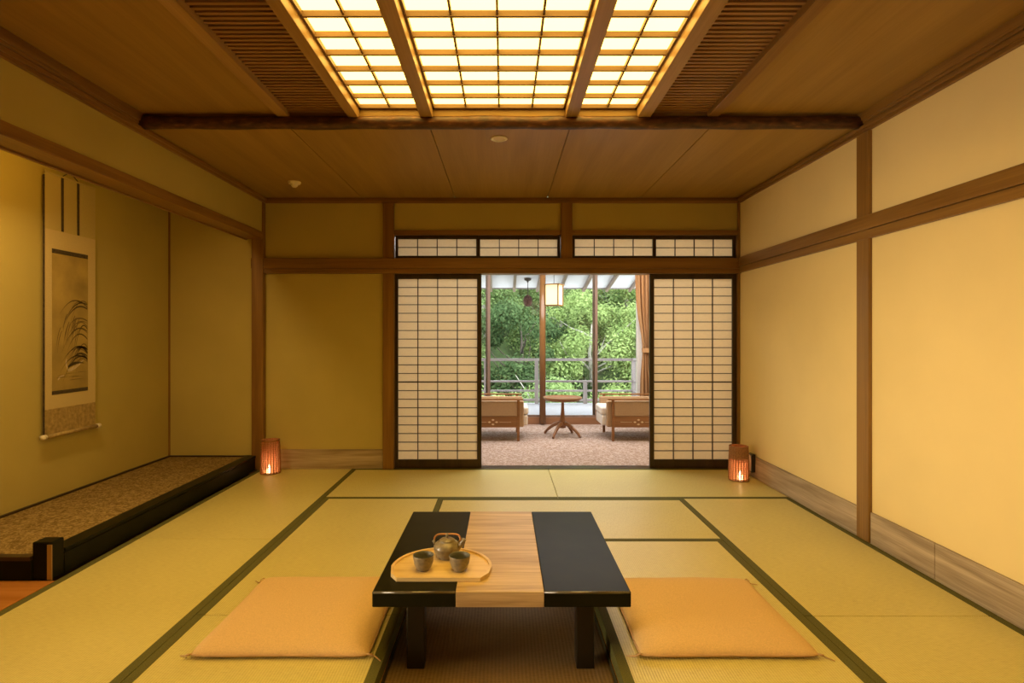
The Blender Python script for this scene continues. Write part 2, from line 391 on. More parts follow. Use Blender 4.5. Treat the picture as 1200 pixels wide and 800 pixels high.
# ---- posts and rails of the back wall
def post(name, x0, x1, z0, z1, y0=YB-.035, y1=YB+.1): struct(name, MB().box(x0, x1, y0, y1, z0, z1), M['pillar_z'], bevel=.004)
post('pillar_1', -1.11, -1.008, 0, 2.45)
post('pillar_2', .53, .634, 1.93, 2.45)
post('pillar_3', 2.160, XR, 0, 2.45, YB-.02)
post('pillar_4', -2.305, -2.20, 0, 2.45, YB-.06, YB+.12)
m = MB(); m.box(-2.315, XR, YB-.052, YB+.02, 1.845, 1.940).box(-2.30, XR, YB-.042, YB+.11, 1.800, 1.845)
struct('trim_9', m, M['pillar_x'], bevel=.004)
struct('trim_10', MB().box(-1.008, .53, YB-.02, YB+.1, 2.158, 2.20).box(.634, 2.16, YB-.02, YB+.1, 2.158, 2.20), M['pillar_x'], bevel=.003)
struct('trim_11', MB().box(-1.11, XR, YB-.006, YB+.115, -.05, .003), M['dark_x'], bevel=.002)     # door sill
struct('baseboard_back', MB().box(-2.2, -1.11, YB-.012, YB, 0, .18), M['grey_x'], bevel=.002)
# ---- right wall rail, post, baseboard
m = MB(); m.box(XR-.030, XR, .0, YB-.052, 1.862, 1.945).box(XR-.022, XR, .0, YB-.052, 1.806, 1.858).box(XR-.012, XR, 0, YB-.052, 1.855, 1.865)
struct('trim_12', m, M['pillar_y'], bevel=.003)
struct('pillar_5', MB().box(XR-.02, XR+.05, 3.335, 3.455, 0, 2.45), M['pillar_z'], bevel=.006)
m = MB(); m.box(XR-.012, XR, 2.838, 3.333, 0, .185).box(XR-.012, XR, 3.457, YB-.022, 0, .185).box(XR-.012, XR, 1.2, 2.834, 0, .185).box(XR-.012, XR, -.8, 1.196, 0, .185)
struct('baseboard_right', m, M['grey_y'], bevel=.002)
# ---- alcove beam above the opening
m = MB(); m.box(XL-.15, XL+.012, .5, YB-.06, 2.11, 2.176); m.box(XL-.15, XL-.13, .5, YB-.06, 2.10, 2.112)
struct('trim_13', m, M['pillar_y'], bevel=.004)

# ---- alcove platform
p = thing('alcove_platform', 'raised alcove platform with mottled brown woven top behind black lacquered edge', 'platform', (-2.6, 4, 0))
MB().box(XT, -2.272-.07, 2.84, YT, -.05, ZT-.012).build('base', M['dark_x'], p)
MB().box(XT, -2.272-.085, 2.86, YT, ZT-.012, ZT).build('mat_surface', M['toko_carpet'], p)
e = MB().box(-2.345, -2.272, 2.915, YT, 0, .108).box(-2.36, -2.266, 2.915, YT, .112, .132)
e.build('front_edge', M['lacquer'], p, bevel=.003)
MB().box(XT, -2.372, 2.825, 2.86, .0, .10).build('end_board', M['lacquer'], p)
MB().box(XT, -2.372, 2.820, 2.865, .10, ZT+.001).build('end_rail', M['dark_x'], p, bevel=.002)
p = thing('alcove_post_stub', 'short square black lacquered post ending the alcove edge', 'post', (-2.32, 2.874, 0))
MB().box(-2.372, -2.272, 2.834, 2.914, 0, .190).build('post', M['lacquer'], p, bevel=.006)
MB().box(-2.293, -2.2705, 2.829, 2.8345, .002, .178).build('wood_strip', M['light_z'], p).__setitem__('label', 'bare orange wood strip')
struct('floor_tokowaki', MB().box(XT, -2.25, .5, 2.825, -.055, 0), M['wood_floor'])

# ================================================================== tatami mats
HW = .038
def mat(x0, x1, y0, y1, label, heri=''):
    """heri: which sides carry the cloth border (l r f b)"""
    ax = 1 if (y1-y0) > (x1-x0) else 0
    t = thing('tatami_mat', label, 'tatami mat', ((x0+x1)/2, (y0+y1)/2, -.055), 'tatami mats of the room floor')
    g_ = .0022
    X0, X1, Y0, Y1 = x0+g_, x1-g_, y0+g_, y1-g_
    MB().box(X0, X1, Y0, Y1, -.055, 0).build('rush_surface', M['tatami_x' if ax == 0 else 'tatami_y'], t, bevel=.002)
    def hb(a, b_, c_, d): MB().box(a, b_, c_, d, -.054, .0015).build('cloth_border', M['heri'], t)
    if 'l' in heri: hb(X0-.0006, X0+HW, Y0, Y1)
    if 'r' in heri: hb(X1-HW, X1+.0006, Y0, Y1)
    if 'f' in heri: hb(X0, X1, Y0-.0006, Y0+HW)
    if 'b' in heri: hb(X0, X1, Y1-HW, Y1+.0006)
    return t
TL, TM, TR = -2.245, -1.356, 1.318
TE = XR-.013
mat(TL, TM, 3.41, YB-.01, 'long tatami mat beside the alcove, reaching the back wall and left lantern', 'lr')
mat(TL, TM, 1.62, 3.41, 'long tatami mat beside the black post stub, nearest left in the room', 'lr')
mat(TM, .413, 4.25, YB-.01, 'tatami mat in front of the left paper screen, across the doorway', 'fb')
mat(.413, TE, 4.25, YB-.01, 'tatami mat in front of the right paper screen, under the right lantern', 'fb')
mat(TR, TE, 2.47, 4.25, 'long tatami mat along the right wall below the wall post', 'lr')
mat(TR, TE, .7, 2.47, 'tatami mat along the right wall, nearest the viewer', 'lr')
mat(TM, PX0, 2.48, 4.25, 'tatami mat left of the low table, partly under the left cushion', 'lr')
mat(PX0, TR, PY1, 4.25, 'tatami mat behind the low table, toward the doorway', 'fb')
mat(PX1, TR, 1.6, PY1, 'tatami mat right of the low table under the right cushion', 'lr')
mat(TM, PX0, .7, 2.48, 'tatami mat at the front under the left cushion beside the sunken mat', 'lr')
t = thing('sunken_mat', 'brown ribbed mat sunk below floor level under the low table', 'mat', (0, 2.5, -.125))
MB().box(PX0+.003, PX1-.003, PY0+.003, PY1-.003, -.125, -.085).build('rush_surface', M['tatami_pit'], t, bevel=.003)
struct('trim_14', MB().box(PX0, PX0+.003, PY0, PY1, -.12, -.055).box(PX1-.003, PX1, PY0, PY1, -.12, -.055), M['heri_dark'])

# ================================================================== paper screens and transoms
def screen(x0, x1, y, z0, z1, sl, sr, top, bot, cols, rows, name, label, cat, group, bw=.0075, thick=None):
    t = thing(name, label, cat, ((x0+x1)/2, y, z0), group)
    D = .03
    fr = MB()
    fr.box(x0, x0+sl, y-D/2, y+D/2, z0, z1).box(x1-sr, x1, y-D/2, y+D/2, z0, z1)
    fr.box(x0+sl, x1-sr, y-D/2, y+D/2, z0, z0+bot).box(x0+sl, x1-sr, y-D/2, y+D/2, z1-top, z1)
    fr.build('frame', M['dark_z'], t, bevel=.002)
    ix0, ix1, iz0, iz1 = x0+sl, x1-sr, z0+bot, z1-top
    lt = MB()
    for i in range(1, cols): xx = ix0+(ix1-ix0)*i/cols; lt.box(xx-bw/2, xx+bw/2, y-.011, y+.001, iz0, iz1)
    for j in range(1, rows):
        zz = iz0+(iz1-iz0)*j/rows; h = bw*(1.5 if thick == j else .85)
        lt.box(ix0, ix1, y-.010, y+.0012, zz-h/2, zz+h/2)
    lt.build('lattice', M['dark_x'], t)
    MB().box(ix0, ix1, y+.002, y+.0035, iz0, iz1).build('paper', M['shoji_paper'], t)
    return t
screen(-1.006, -.204, 5.235, .003, 1.800, .028, .040, .045, .078, 4, 21, 'shoji_screen', 'sliding lattice paper screen on the left side of the doorway', 'sliding screen', 'paper screens flanking the doorway', thick=9)
s2 = screen(1.357, 2.158, 5.235, .003, 1.800, .040, .036, .045, .078, 4, 21, 'shoji_screen', 'sliding lattice paper screen on the right side of the doorway', 'sliding screen', 'paper screens flanking the doorway', thick=9)
for (x0, xm, x1, la, lb) in ((-1.003, -.242, .528, 'leftmost of the four small paper lattice transoms', 'small paper lattice transom left of the short centre post'),
                             (.638, 1.395, 2.158, 'small paper lattice transom right of the short centre post', 'rightmost of the four small paper lattice transoms')):
    screen(x0, xm+.008, 5.235, 1.943, 2.157, .024, .018, .032, .026, 4, 2, 'transom_screen', la, 'transom', 'transoms above the doorway')
    screen(xm-.008+.016, x1, 5.250, 1.943, 2.157, .016, .026, .032, .026, 4, 2, 'transom_screen', lb, 'transom', 'transoms above the doorway')

# ================================================================== ceiling light
t = thing('ceiling_light', 'large recessed ceiling light of glowing paper panels behind wooden lattice', 'ceiling light', (0, 1.7, 2.54))
LY0, LY1 = .62, YBEAM+.005
fr = MB(); fr.box(-.933, -.873, LY0, LY1, 2.54, 2.66).build('side_rail', M['light_y'], t, bevel=.003)
MB().box(.807, .883, LY0, LY1, 2.54, 2.66).build('side_rail', M['light_y'], t, bevel=.003)
MB().box(-.500, -.427, LY0, LY1, 2.54, 2.625).build('middle_rail', M['light_y'], t, bevel=.003)
MB().box(.373, .447, LY0, LY1, 2.54, 2.625).build('middle_rail', M['light_y'], t, bevel=.003)
MB().box(-.873, .807, LY0, LY0+.03, 2.54, 2.63).build('end_rail', M['light_x'], t)
MB().box(-.873, .807, LY1+.0, LY1+.012, 2.59, 2.63).build('end_rail', M['light_x'], t)
for (a, b_, n) in ((-.873, -.500, 2), (-.427, .373, 4), (.447, .807, 2)):
    lt = MB()
    for i in range(1, n): xx = a+(b_-a)*i/n; lt.box(xx-.005, xx+.005, LY0+.03, LY1, 2.603, 2.622)
    for q in (a+.006, b_-.006): lt.box(q-.006, q+.006, LY0+.03, LY1, 2.598, 2.622)
    yy = LY1-.008; lt.box(a, b_, yy-.02, yy+.008, 2.598, 2.622); yy -= .165
    while yy > LY0+.05: lt.box(a, b_, yy-.007, yy+.007, 2.596, 2.622); yy -= .165
    lt.build('lattice', M['lattice_x'], t)
    MB().box(a, b_, LY0+.03, LY1, 2.623, 2.628).build('paper_panel', M['panel_paper'], t)
# louvred strips either side
for (a, b_, la) in ((-1.29, -.933, 'slatted wooden ceiling strip left of the glowing ceiling light'), (.883, 1.227, 'slatted wooden ceiling strip right of the glowing ceiling light')):
    t = thing('ceiling_louver', la, 'ceiling louver', ((a+b_)/2, 1.7, 2.56), 'slatted ceiling strips')
    sl = MB(); yy = LY1-.06
    while yy > 1.0: sl.box(a, b_, yy-.0095, yy+.0095, 2.578, 2.606); yy -= .0355
    sl.build('slats', M['louver_x'], t)
    MB().box(a, b_, LY1-.045, LY1+.01, 2.572, 2.61).build('end_board', M['louver_x'], t)
    MB().box(a, b_, LY0, LY1, 2.66, 2.67).build('back_board', M['backing'], t)
    MB().box(a, b_, LY0, .99, 2.578, 2.606).build('front_board', M['louver_x'], t)
    e0, e1 = (a-.07, a) if a < 0 else (b_, b_+.066)
    MB().box(e0, e1, LY0, LY1-.005, 2.545, 2.66).build('edge_rail', M['light_y' if a < 0 else 'pillar_y'], t, bevel=.003)

# downlight and detector
t = thing('ceiling_downlight', 'small round unlit ceiling downlight just behind the dark log beam', 'ceiling downlight', (-.03, 3.63, ZC))
MB().lathe([(.036, ZC), (.055, ZC-.001), (.056, ZC-.004), (.048, ZC-.008), (.038, ZC-.005), (.036, ZC)], -.03, 3.63, 32).build('trim_ring', M['ivory'], t, smooth=True)
MB().lathe([(0, ZC-.001), (.037, ZC-.002)], -.03, 3.63, 24).build('lens', M['white_plastic'], t)
t = thing('smoke_detector', 'small round cream smoke detector on the dim rear ceiling', 'smoke detector', (-1.73, 4.66, ZC))
MB().lathe([(0, ZC-.02), (.045, ZC-.018), (.052, ZC-.008), (.052, ZC)], -1.73, 4.66, 28).build('base', M['ivory'], t, smooth=True)
MB().lathe([(0, ZC-.045), (.016, ZC-.044), (.026, ZC-.034), (.03, ZC-.018)], -1.73, 4.66, 24).build('sensor_cap', M['ivory'], t, smooth=True)

# ================================================================== low table
TY0, TY1, TX, TH, TZ = 2.12, 3.09, -.007, .488, .265
t = thing('low_table', 'low square black lacquered table with golden wood centre strip', 'table', (TX, (TY0+TY1)/2, -.085))
MB().box(TX-TH, -.180, TY0, TY1, TZ-.058, TZ).build('tabletop', M['lacquer'], t, bevel=.004, seg=3)
MB().box(.153, TX+TH, TY0, TY1, TZ-.058, TZ).build('tabletop', M['lacquer'], t, bevel=.004, seg=3)
MB().box(-.180, .153, TY0, TY1, TZ-.058, TZ+.0005).build('centre_strip', M['runner'], t, bevel=.002).__setitem__('label', 'golden wavy grained wood strip')
for xa, xb in ((TX-TH+.004, -.181), (.154, TX+TH-.004)): MB().tube([(xa, TY0+.0042, TZ-.0042), (xb, TY0+.0042, TZ-.0042)], .0050, 12).build('edge_highlight', M['lacquer_edge_highlight'], t, smooth=True)  # lighter gloss bar added to draw the highlight along the front edge
for lx in (-.382, .288):
    for ly in (2.22, 2.92): MB().box(lx, lx+.070, ly, ly+.07, -.085, TZ-.058).build('leg', M['lacquer2'], t, bevel=.004)
for ya in (2.245, 2.945): MB().box(-.312, .288, ya, ya+.02, TZ-.066, TZ-.058).build('apron', M['lacquer2'], t)

# tray (half moon)
t = thing('serving_tray', 'half-moon bamboo tray on the low table holding the teapot and cups', 'tray', (-.255, 2.36, TZ+.0005))
def half_moon(k):
    cx, y0 = -.255, 2.205
    pts = [(cx-.165*k, y0+(1-k)*.05), (cx+.165*k, y0+(1-k)*.05)]
    pts.append((cx+.195*k, y0+.045))
    for i in range(0, 25):
        a = PI*i/24; pts.append((cx+.207*k*math.cos(a), y0+.115+.205*k*math.sin(a)))
    pts.append((cx-.195*k, y0+.045))
    return pts
tz = TZ+.0006
MB().prism(half_moon(1), 'z', tz, tz+.010).build('base', M['tray'], t, bevel=.002)
o_, i_ = half_moon(1), half_moon(.945)
b = MB(); n = len(o_)
A = [b.bm.verts.new((*p, tz+.010)) for p in o_]; B = [b.bm.verts.new((*p, tz+.017)) for p in o_]
C_ = [b.bm.verts.new((*p, tz+.017)) for p in i_]; D_ = [b.bm.verts.new((*p, tz+.010)) for p in i_]
for i in range(n):
    j = (i+1) % n
    for P, Q in ((A, B), (B, C_), (C_, D_)): b.bm.faces.new((P[i], P[j], Q[j], Q[i]))
b.build('rim', M['tray'], t)
ts = tz+.0104
def cup(x, y, label):
    t = thing('tea_cup', label, 'tea cup', (x, y, ts), 'dark clay tea cups on the tray')
    pr = [(0, ts), (.022, ts), (.0225, ts+.004), (.031, ts+.012), (.0385, ts+.030), (.0415, ts+.048), (.0430, ts+.060), (.0425, ts+.0615)]
    MB().lathe(pr, x, y, 36).build('bowl', M['clay'], t, smooth=True)
    MB().lathe([(.0425, ts+.0615), (.0400, ts+.060), (.0385, ts+.045), (.033, ts+.022), (.02, ts+.012), (0, ts+.010)], x, y, 36).build('inner_glaze', M['clay_in'], t, smooth=True)
cup(-.326, 2.295, 'dark clay tea cup at the left of the tray, no handle')
cup(-.178, 2.290, 'dark clay tea cup in front of the teapot on the right of the tray')
# teapot
px, py = -.243, 2.425
t = thing('teapot', 'dark clay teapot with brown top handle at the back of the tray', 'teapot', (px, py, ts))
MB().lathe([(0, ts), (.036, ts), (.038, ts+.004), (.050, ts+.018), (.0575, ts+.038), (.0570, ts+.050), (.048, ts+.063), (.036, ts+.070), (.034, ts+.072)], px, py, 40).build('body', M['clay'], t, smooth=True)
MB().lathe([(.0345, ts+.070), (.035, ts+.073), (.026, ts+.080), (.010, ts+.084), (0, ts+.085)], px, py, 32).build('lid', M['clay'], t, smooth=True)
MB().lathe([(.004, ts+.083), (.0045, ts+.089), (.0075, ts+.095), (.0065, ts+.101), (0, ts+.103)], px, py, 20).build('knob', M['clay'], t, smooth=True)
MB().tube([(px+.045, py-.01, ts+.045), (px+.062, py-.013, ts+.060), (px+.070, py-.015, ts+.074), (px+.075, py-.016, ts+.083)], [.014, .011, .0085, .0105], 14).build('spout', M['clay'], t, smooth=True)
hp = []
for i in range(19):
    a = PI*i/18; cx = math.copysign(abs(math.cos(a))**.45, math.cos(a)); sz = abs(math.sin(a))**.55
    hp.append((px-.056*cx, py+.004+.020*sz, ts+.064+.027*sz))
MB().tube(hp, .0045, 10).build('handle', M['copper'], t, smooth=True)
MB().tube([(px-.050, py, ts+.056), (px-.060, py+.004, ts+.072)], .0055, 8).build('handle_lug', M['clay'], t, smooth=True)
MB().tube([(px+.048, py+.012, ts+.058), (px+.058, py+.01, ts+.072)], .0055, 8).build('handle_lug', M['clay'], t, smooth=True)

# ================================================================== floor cushions
def cushion(x0, x1, y0, y1, label, seed, skew=0.0):
    cx, cy = (x0+x1)/2, (y0+y1)/2; hx, hy = (x1-x0)/2, (y1-y0)/2
    t = thing('floor_cushion', label, 'floor cushion', (cx, cy, 0), 'floor cushions at the low table')
    n = 44; b = MB(); top = {}; bot = {}
    def outline(u, v):
        # sides bow in slightly between the corners
        k = 1-.022*(1-v*v)*abs(u)**6; l = 1-.022*(1-u*u)*abs(v)**6
        cr = 1-.03*(abs(u)**8*abs(v)**8)
        return cx+u*hx*k*cr+skew*v*hy*.0, cy+v*hy*l*cr
    for i in range(n+1):
        for j in range(n+1):
            u, v = -1+2*i/n, -1+2*j/n
            u = math.copysign(1-(1-abs(u))**1.5, u); v = math.copysign(1-(1-abs(v))**1.5, v)
            x, y = outline(u, v)
            e = max(0, (1-abs(u)**5)*(1-abs(v)**5))**.5
            w_ = noise.noise(Vector((x*5+seed, y*5, seed)))*.006*e + noise.noise(Vector((x*16, y*3+seed, 2)))*.002*e
            z = .016+.042*e+w_+.004*abs(u*v)**4
            top[i, j] = b.bm.verts.new((x, y, z))
            if i in (0, n) or j in (0, n): bot[i, j] = top[i, j]
            else: bot[i, j] = b.bm.verts.new((x, y, .0165-.015*e**.5))
    for i in range(n):
        for j in range(n):
            b.bm.faces.new((top[i, j], top[i+1, j], top[i+1, j+1], top[i, j+1]))
            b.bm.faces.new((bot[i, j+1], bot[i+1, j+1], bot[i+1, j], bot[i, j]))
    b.build('cover', M['cushion'], t, smooth=True)
    ring = [outline(-1+2*i/30, -1) for i in range(30)]+[outline(1, -1+2*i/30) for i in range(30)]+[outline(1-2*i/30, 1) for i in range(30)]+[outline(-1, 1-2*i/30) for i in range(31)]
    MB().tube([(x, y, .0175) for x, y in ring], .0035, 6).build('piping', M['cushion_seam'], t, smooth=True)
    for sx in (-1, 1):
        for sy in (-1, 1):
            x, y = outline(sx, sy); d = MB()
            d.tube([(x-sx*.01, y-sy*.01, .018), (x+sx*.010, y+sy*.006, .022), (x+sx*.022, y+sy*.0, .016), (x+sx*.014, y-sy*.018, .010), (x+sx*.004, y-sy*.01, .014)], .0028, 6)
            d.tube([(x+sx*.008, y, .016), (x+sx*.026, y-sy*.012, .006), (x+sx*.055, y-sy*.018*(1 if sx*sy > 0 else -1), .004)], [.0028, .0028, .0018], 6)
            d.build('corner_tie', M['cushion_seam'], t, smooth=True)
cushion(-1.195, -.508, 2.13, 2.81, 'orange tan square floor cushion left of the low table', 1.3)
cushion(.515, 1.205, 2.13, 2.80, 'orange tan square floor cushion right of the low table', 5.1)

# ================================================================== woven floor lanterns
def lantern(cx, cy, r, h, top_band, label):
    t = thing('woven_lantern', label, 'floor lantern', (cx, cy, 0), 'glowing woven floor lanterns')
    MB().lathe([(0, .001), (r*1.02, .001), (r*1.02, .012), (0, .012)], cx, cy, 32).build('base', M['rattan'], t)
    wv = MB(); nr = 17; R = lambda z: r*(1.0-.10*(z/h)+.03*math.sin(z/h*PI))
    for k in range(22):
        a = 2*PI*k/22
        wv.tube([(cx+R(z)*math.cos(a), cy+R(z)*math.sin(a), z) for z in (.012, h*.3, h*.6, h*.97)], .0045, 5)
    for j in range(nr):
        z = .018+(h-.03)*j/(nr-1); q = MB
        wv.tube([(cx+(R(z)+.003*(1 if (k+j) % 2 else -1))*math.cos(2*PI*k/52), cy+(R(z)+.003*(1 if (k+j) % 2 else -1))*math.sin(2*PI*k/52), z) for k in range(53)], .0040, 4, cap=False)
    wv.build('woven_body', M['rattan'], t)
    MB().lathe([(R(h)-.004, h-.012), (R(h)+.006, h-.012), (R(h)+.006, h), (R(h)-.004, h), (R(h)-.004, h-.012)], cx, cy, 36).build('rim', M['rattan'], t)
    if top_band: MB().lathe([(R(h*.64)+.001, h*.64), (R(h*.8), h*.8), (R(h)+.001, h-.012)], cx, cy, 36).build('solid_band', M['rattan'], t)
    MB().lathe([(R(0)*.9, .013), (R(h*.5)*.9, h*.5), (R(h)*.9, h*.95)], cx, cy, 32).build('inner_sleeve', M['sleeve'], t, smooth=True)
    MB().lathe([(0, .012), (.018, .013), (.019, .045), (.010, .05), (.008, .065), (0, .085)], cx, cy-r*.35, 16).build('candle', M['candle'], t, smooth=True)
    pl = bpy.data.lights.new('candle_light', 'POINT'); pl.energy = .55; pl.color = (1, .5, .25); pl.shadow_soft_size = .02
    po = bpy.data.objects.new('candle_light', pl); COL.objects.link(po); po.location = (cx, cy-r*.2, .13)
lantern(-2.085, 5.04, .083, .30, False, 'glowing woven floor lantern in the left corner by the alcove pillar')
lantern(2.005, 4.80, .080, .292, True, 'glowing woven floor lantern by the right paper screen, solid band on top')
t = thing('wall_outlet', 'small black wall outlet box with cream plate beside the right lantern', 'outlet', (XR-.012, 4.9, .05))
MB().box(XR-.045, XR-.012, 4.85, 4.94, .05, .205).build('box', M['black_plastic'], t, bevel=.003)
MB().box(XR-.049, XR-.045, 4.858, 4.932, .06, .195).build('cover_plate', M['white_plastic'], t, bevel=.001)

# ================================================================== hanging scroll
SX = XT+.030
t = thing('hanging_scroll', 'tall hanging scroll painting of grasses and water birds on the alcove wall', 'hanging scroll', (SX, 3.96, .54))
def sheet(name, y0, y1, z0, z1, mat_, d, th=.0012, bow=0):
    b = MB(); n = 14; P = []
    for i in range(n+1):
        z = z0+(z1-z0)*i/n
        P.append([(SX+d, y0, z), (SX+d, y1, z), (SX+d-th, y1, z), (SX+d-th, y0, z)])
    V = [[b.bm.verts.new(p) for p in row] for row in P]
    for r0, r1 in zip(V, V[1:]):
        for k in range(4): b.bm.faces.new((r0[k], r0[(k+1) % 4], r1[(k+1) % 4], r1[k]))
    b.bm.faces.new(V[0]); b.bm.faces.new(V[-1])
    return b.build(name, mat_, t)
YA, YZ = 3.735, 4.195
sheet('upper_cloth', YA, YZ, 1.943, 2.318, M['cloth_mid'], 0)
sheet('mount_cloth', YA, YZ, .735, 1.943, M['cloth_light'], .0004)
sheet('lower_cloth', YA, YZ, .558, .735, M['cloth_dark'], 0)
pa = sheet('painting', 3.79, 4.118, .855, 1.787, M['silk'], .0018)
sheet('brocade_band', 3.79, 4.118, 1.787, 1.817, M['brocade'], .0018)
sheet('brocade_band', 3.79, 4.118, .829, .855, M['brocade'], .0018)
for yy in (3.879, 4.023): sheet('hanging_strip', yy-.011, yy+.011, 1.944, 2.322, M['brocade'], .004, .001)
MB().tube([(SX+.006, YA-.004, .556), (SX+.006, YZ+.004, .556)], .014, 14).build('roller', M['cloth_dark'], t, smooth=True)
MB().box(SX-.012, SX-.001, YA-.004, YA+.006, .57, 2.30).build('shadow_strip', M['brocade'], t)  # dark strip drawn in as the shadow along the scroll's left side
for ya, yb in ((YA-.035, YA-.003), (YZ+.003, YZ+.035)): MB().tube([(SX+.006, ya, .556), (SX+.006, yb, .556)], .017, 14).build('roller_knob', M['ivory'], t, smooth=True).__setitem__('label', 'ivory coloured roller knob')
MB().box(SX-.004, SX+.006, YA, YZ, 2.314, 2.326).build('top_rod', M['cloth_mid'], t)
MB().tube([(SX+.003, 3.879, 2.325), (SX+.002, 3.95, 2.372), (SX+.003, 4.023, 2.325)], .003, 6).tube([(XT, 3.95, 2.372), (SX+.008, 3.95, 2.374)], .004, 6).build('cord', M['brocade'], t)
# brushwork: reeds bending from the right edge, two birds on the water
def stroke(b, pts, w0, w1):
    n = 14; P = []
    for i in range(n+1):
        s_ = i/n; a, b2, c2 = pts
        P.append(((1-s_)**2*a[0]+2*s_*(1-s_)*b2[0]+s_*s_*c2[0], (1-s_)**2*a[1]+2*s_*(1-s_)*b2[1]+s_*s_*c2[1]))
    V = []
    for i, p in enumerate(P):
        q = P[min(i+1, n)]; r = P[max(i-1, 0)]; d = Vector((q[0]-r[0], q[1]-r[1])).normalized(); nn = Vector((-d.y, d.x))
        wd = (w0+(w1-w0)*i/n)*(.25+.75*math.sin(PI*min(1, .12+i/n*.88)))
        V.append((b.bm.verts.new((SX+.0024, p[0]+nn.x*wd, p[1]+nn.y*wd)), b.bm.verts.new((SX+.0024, p[0]-nn.x*wd, p[1]-nn.y*wd))))
    for A_, B_ in zip(V, V[1:]): b.bm.faces.new((A_[0], A_[1], B_[1], B_[0]))
random.seed(11)
bd, bs2 = MB(), MB()
for i in range(26):
    z0_ = 1.05+.42*random.random(); rch = random.uniform(.10, .26); y1_ = 4.112
    b_ = bd if i % 2 == 0 else bs2
    stroke(b_, ((y1_, z0_-.04*random.random()), (y1_-rch*.55, z0_+.05+.04*random.random()), (y1_-rch, z0_-.06-.12*random.random())), random.uniform(.0035, .0075), .0015)
for i in range(12):
    y1_ = random.uniform(3.86, 4.05); z0_ = random.uniform(1.12, 1.38)
    stroke(bs2, ((y1_, z0_), (y1_-.03, z0_-.05), (y1_-.04, z0_-.16)), .004, .001)
for i in range(9):
    y1_ = random.uniform(3.82, 4.02); z0_ = random.uniform(.88, .98)
    stroke(bs2, ((y1_, z0_), (y1_+.05, z0_+.004), (y1_+.10, z0_)), .002, .001)
bd.build('dark_brushwork', M['ink'], pa); bs2.build('soft_brushwork', M['ink_soft'], pa)
bb = MB()
stroke(bb, ((3.93, .985), (4.00, 1.0), (4.075, 1.055)), .016, .008); stroke(bb, ((3.93, .985), (3.905, 1.03), (3.915, 1.07)), .006, .007)
stroke(bb, ((3.895, .955), (3.85, .95), (3.84, .925)), .006, .008)
bb.build('painted_birds', M['paint_pale'], pa)
bb = MB(); stroke(bb, ((3.93, 1.01), (3.99, 1.05), (4.08, 1.03)), .013, .006); bb.build('dark_wings', M['ink'], pa)

# ================================================================== sunroom
YW = 7.80
struct('floor_sunroom', MB().box(-2.3, 2.3, YB+.11, YW+.02, -.2, 0), M['carpet'])
struct('wall_sunroom_left', MB().box(-2.4, -2.3, YB+.1, YW+.1, -.2, 2.5), M['plaster_white'])
struct('wall_sunroom_right', MB().box(2.27, 2.37, YB+.1, YW+.1, -.2, 2.5), M['plaster_white'])
struct('ceiling_sunroom', MB().box(-2.3, 2.3, YB+.1, YW+.1, 2.40, 2.48), M['plaster_white'])
struct('trim_15', MB().box(-2.3, 2.3, YW, YW+.12, 0, .095), M['sun_x'], bevel=.004)
struct('wall_sunroom_header', MB().box(-2.3, 2.3, YW, YW+.1, 2.22, 2.42), M['plaster_white'])
struct('wall_sunroom_pier', MB().box(1.845, 2.3, YW-.04, YW+.04, .095, 2.22), M['white_paint'])
struct('pillar_6', MB().tube([(.54, YW-.035, .02), (.54, YW-.035, 2.4)], .043, 20), wood('polished_log', (.16, .075, .025, 1), (.28, .14, .05, 1), 2, .2, coat=.4), smooth=True)
mul = [-2.3, -1.715, -.965, -.215, .54, 1.275, 1.890]
for i, (a, b_) in enumerate(zip(mul, mul[1:])):
    yy = YW+.03+(.03 if i % 2 else 0)
    L = a-.0 if i in (0, 4) else a-.032; Rr = b_ if i in (3, 5) else b_+.032
    wn = thing('window_%d' % (i+1), 'x', 'window', ((L+Rr)/2, yy, .095)); del wn['label']; del wn['category']; wn['kind'] = 'structure'
    MB().box(L, L+.038, yy-.014, yy+.014, .122, 2.20).box(Rr-.038, Rr, yy-.014, yy+.014, .122, 2.20).box(L, Rr, yy-.014, yy+.014, .095, .124).box(L, Rr, yy-.014, yy+.014, 2.19, 2.22).build('window_frame', M['mullion_z'], wn)
    MB().box(L+.036, Rr-.036, yy-.002, yy+.002, .122, 2.195).build('glass_pane', M['glass'], wn)
# curtain
t = thing('curtain', 'tan floor-length curtain gathered by a tieback at the right window edge', 'curtain', (1.98, 7.62, .01))
b = MB(); nz, nx = 60, 90; V = []
for i in range(nz+1):
    z = .012+2.28*i/nz
    # gather towards the tie at z = 1.03
    k = math.exp(-((z-1.03)/(.42 if z > 1.03 else .30))**2)
    l = (1.775+.030*max(0, 2.3-z))*(1-k)+1.885*k if z > 1.03 else (1.855)*(1-k)+1.885*k
    r_ = 2.20*(1-k)+2.03*k; amp = .035*(1-.55*k)
    V.append([b.bm.verts.new((l+(r_-l)*j/nx, 7.62+amp*math.sin(j/nx*2*PI*8+.5*math.sin(z*2))+.012*math.sin(j*.9+z), z)) for j in range(nx+1)])
for r0, r1 in zip(V, V[1:]):
    for j in range(nx): b.bm.faces.new((r0[j], r0[j+1], r1[j+1], r1[j]))
cu = b.build('fabric', M['curtain'], t, smooth=True)
sm = cu.modifiers.new('solid', 'SOLIDIFY'); sm.thickness = .003
rg = [(1.957+.085*math.cos(2*PI*k/24), 7.62+.048*math.sin(2*PI*k/24)) for k in range(25)]
b = MB(); A = [b.bm.verts.new((x, y, 1.0)) for x, y in rg[:-1]]; B = [b.bm.verts.new((x, y, 1.06)) for x, y in rg[:-1]]
for k in range(24): b.bm.faces.new((A[k], A[(k+1) % 24], B[(k+1) % 24], B[k]))
b.build('tieback', M['curtain'], t, smooth=True)
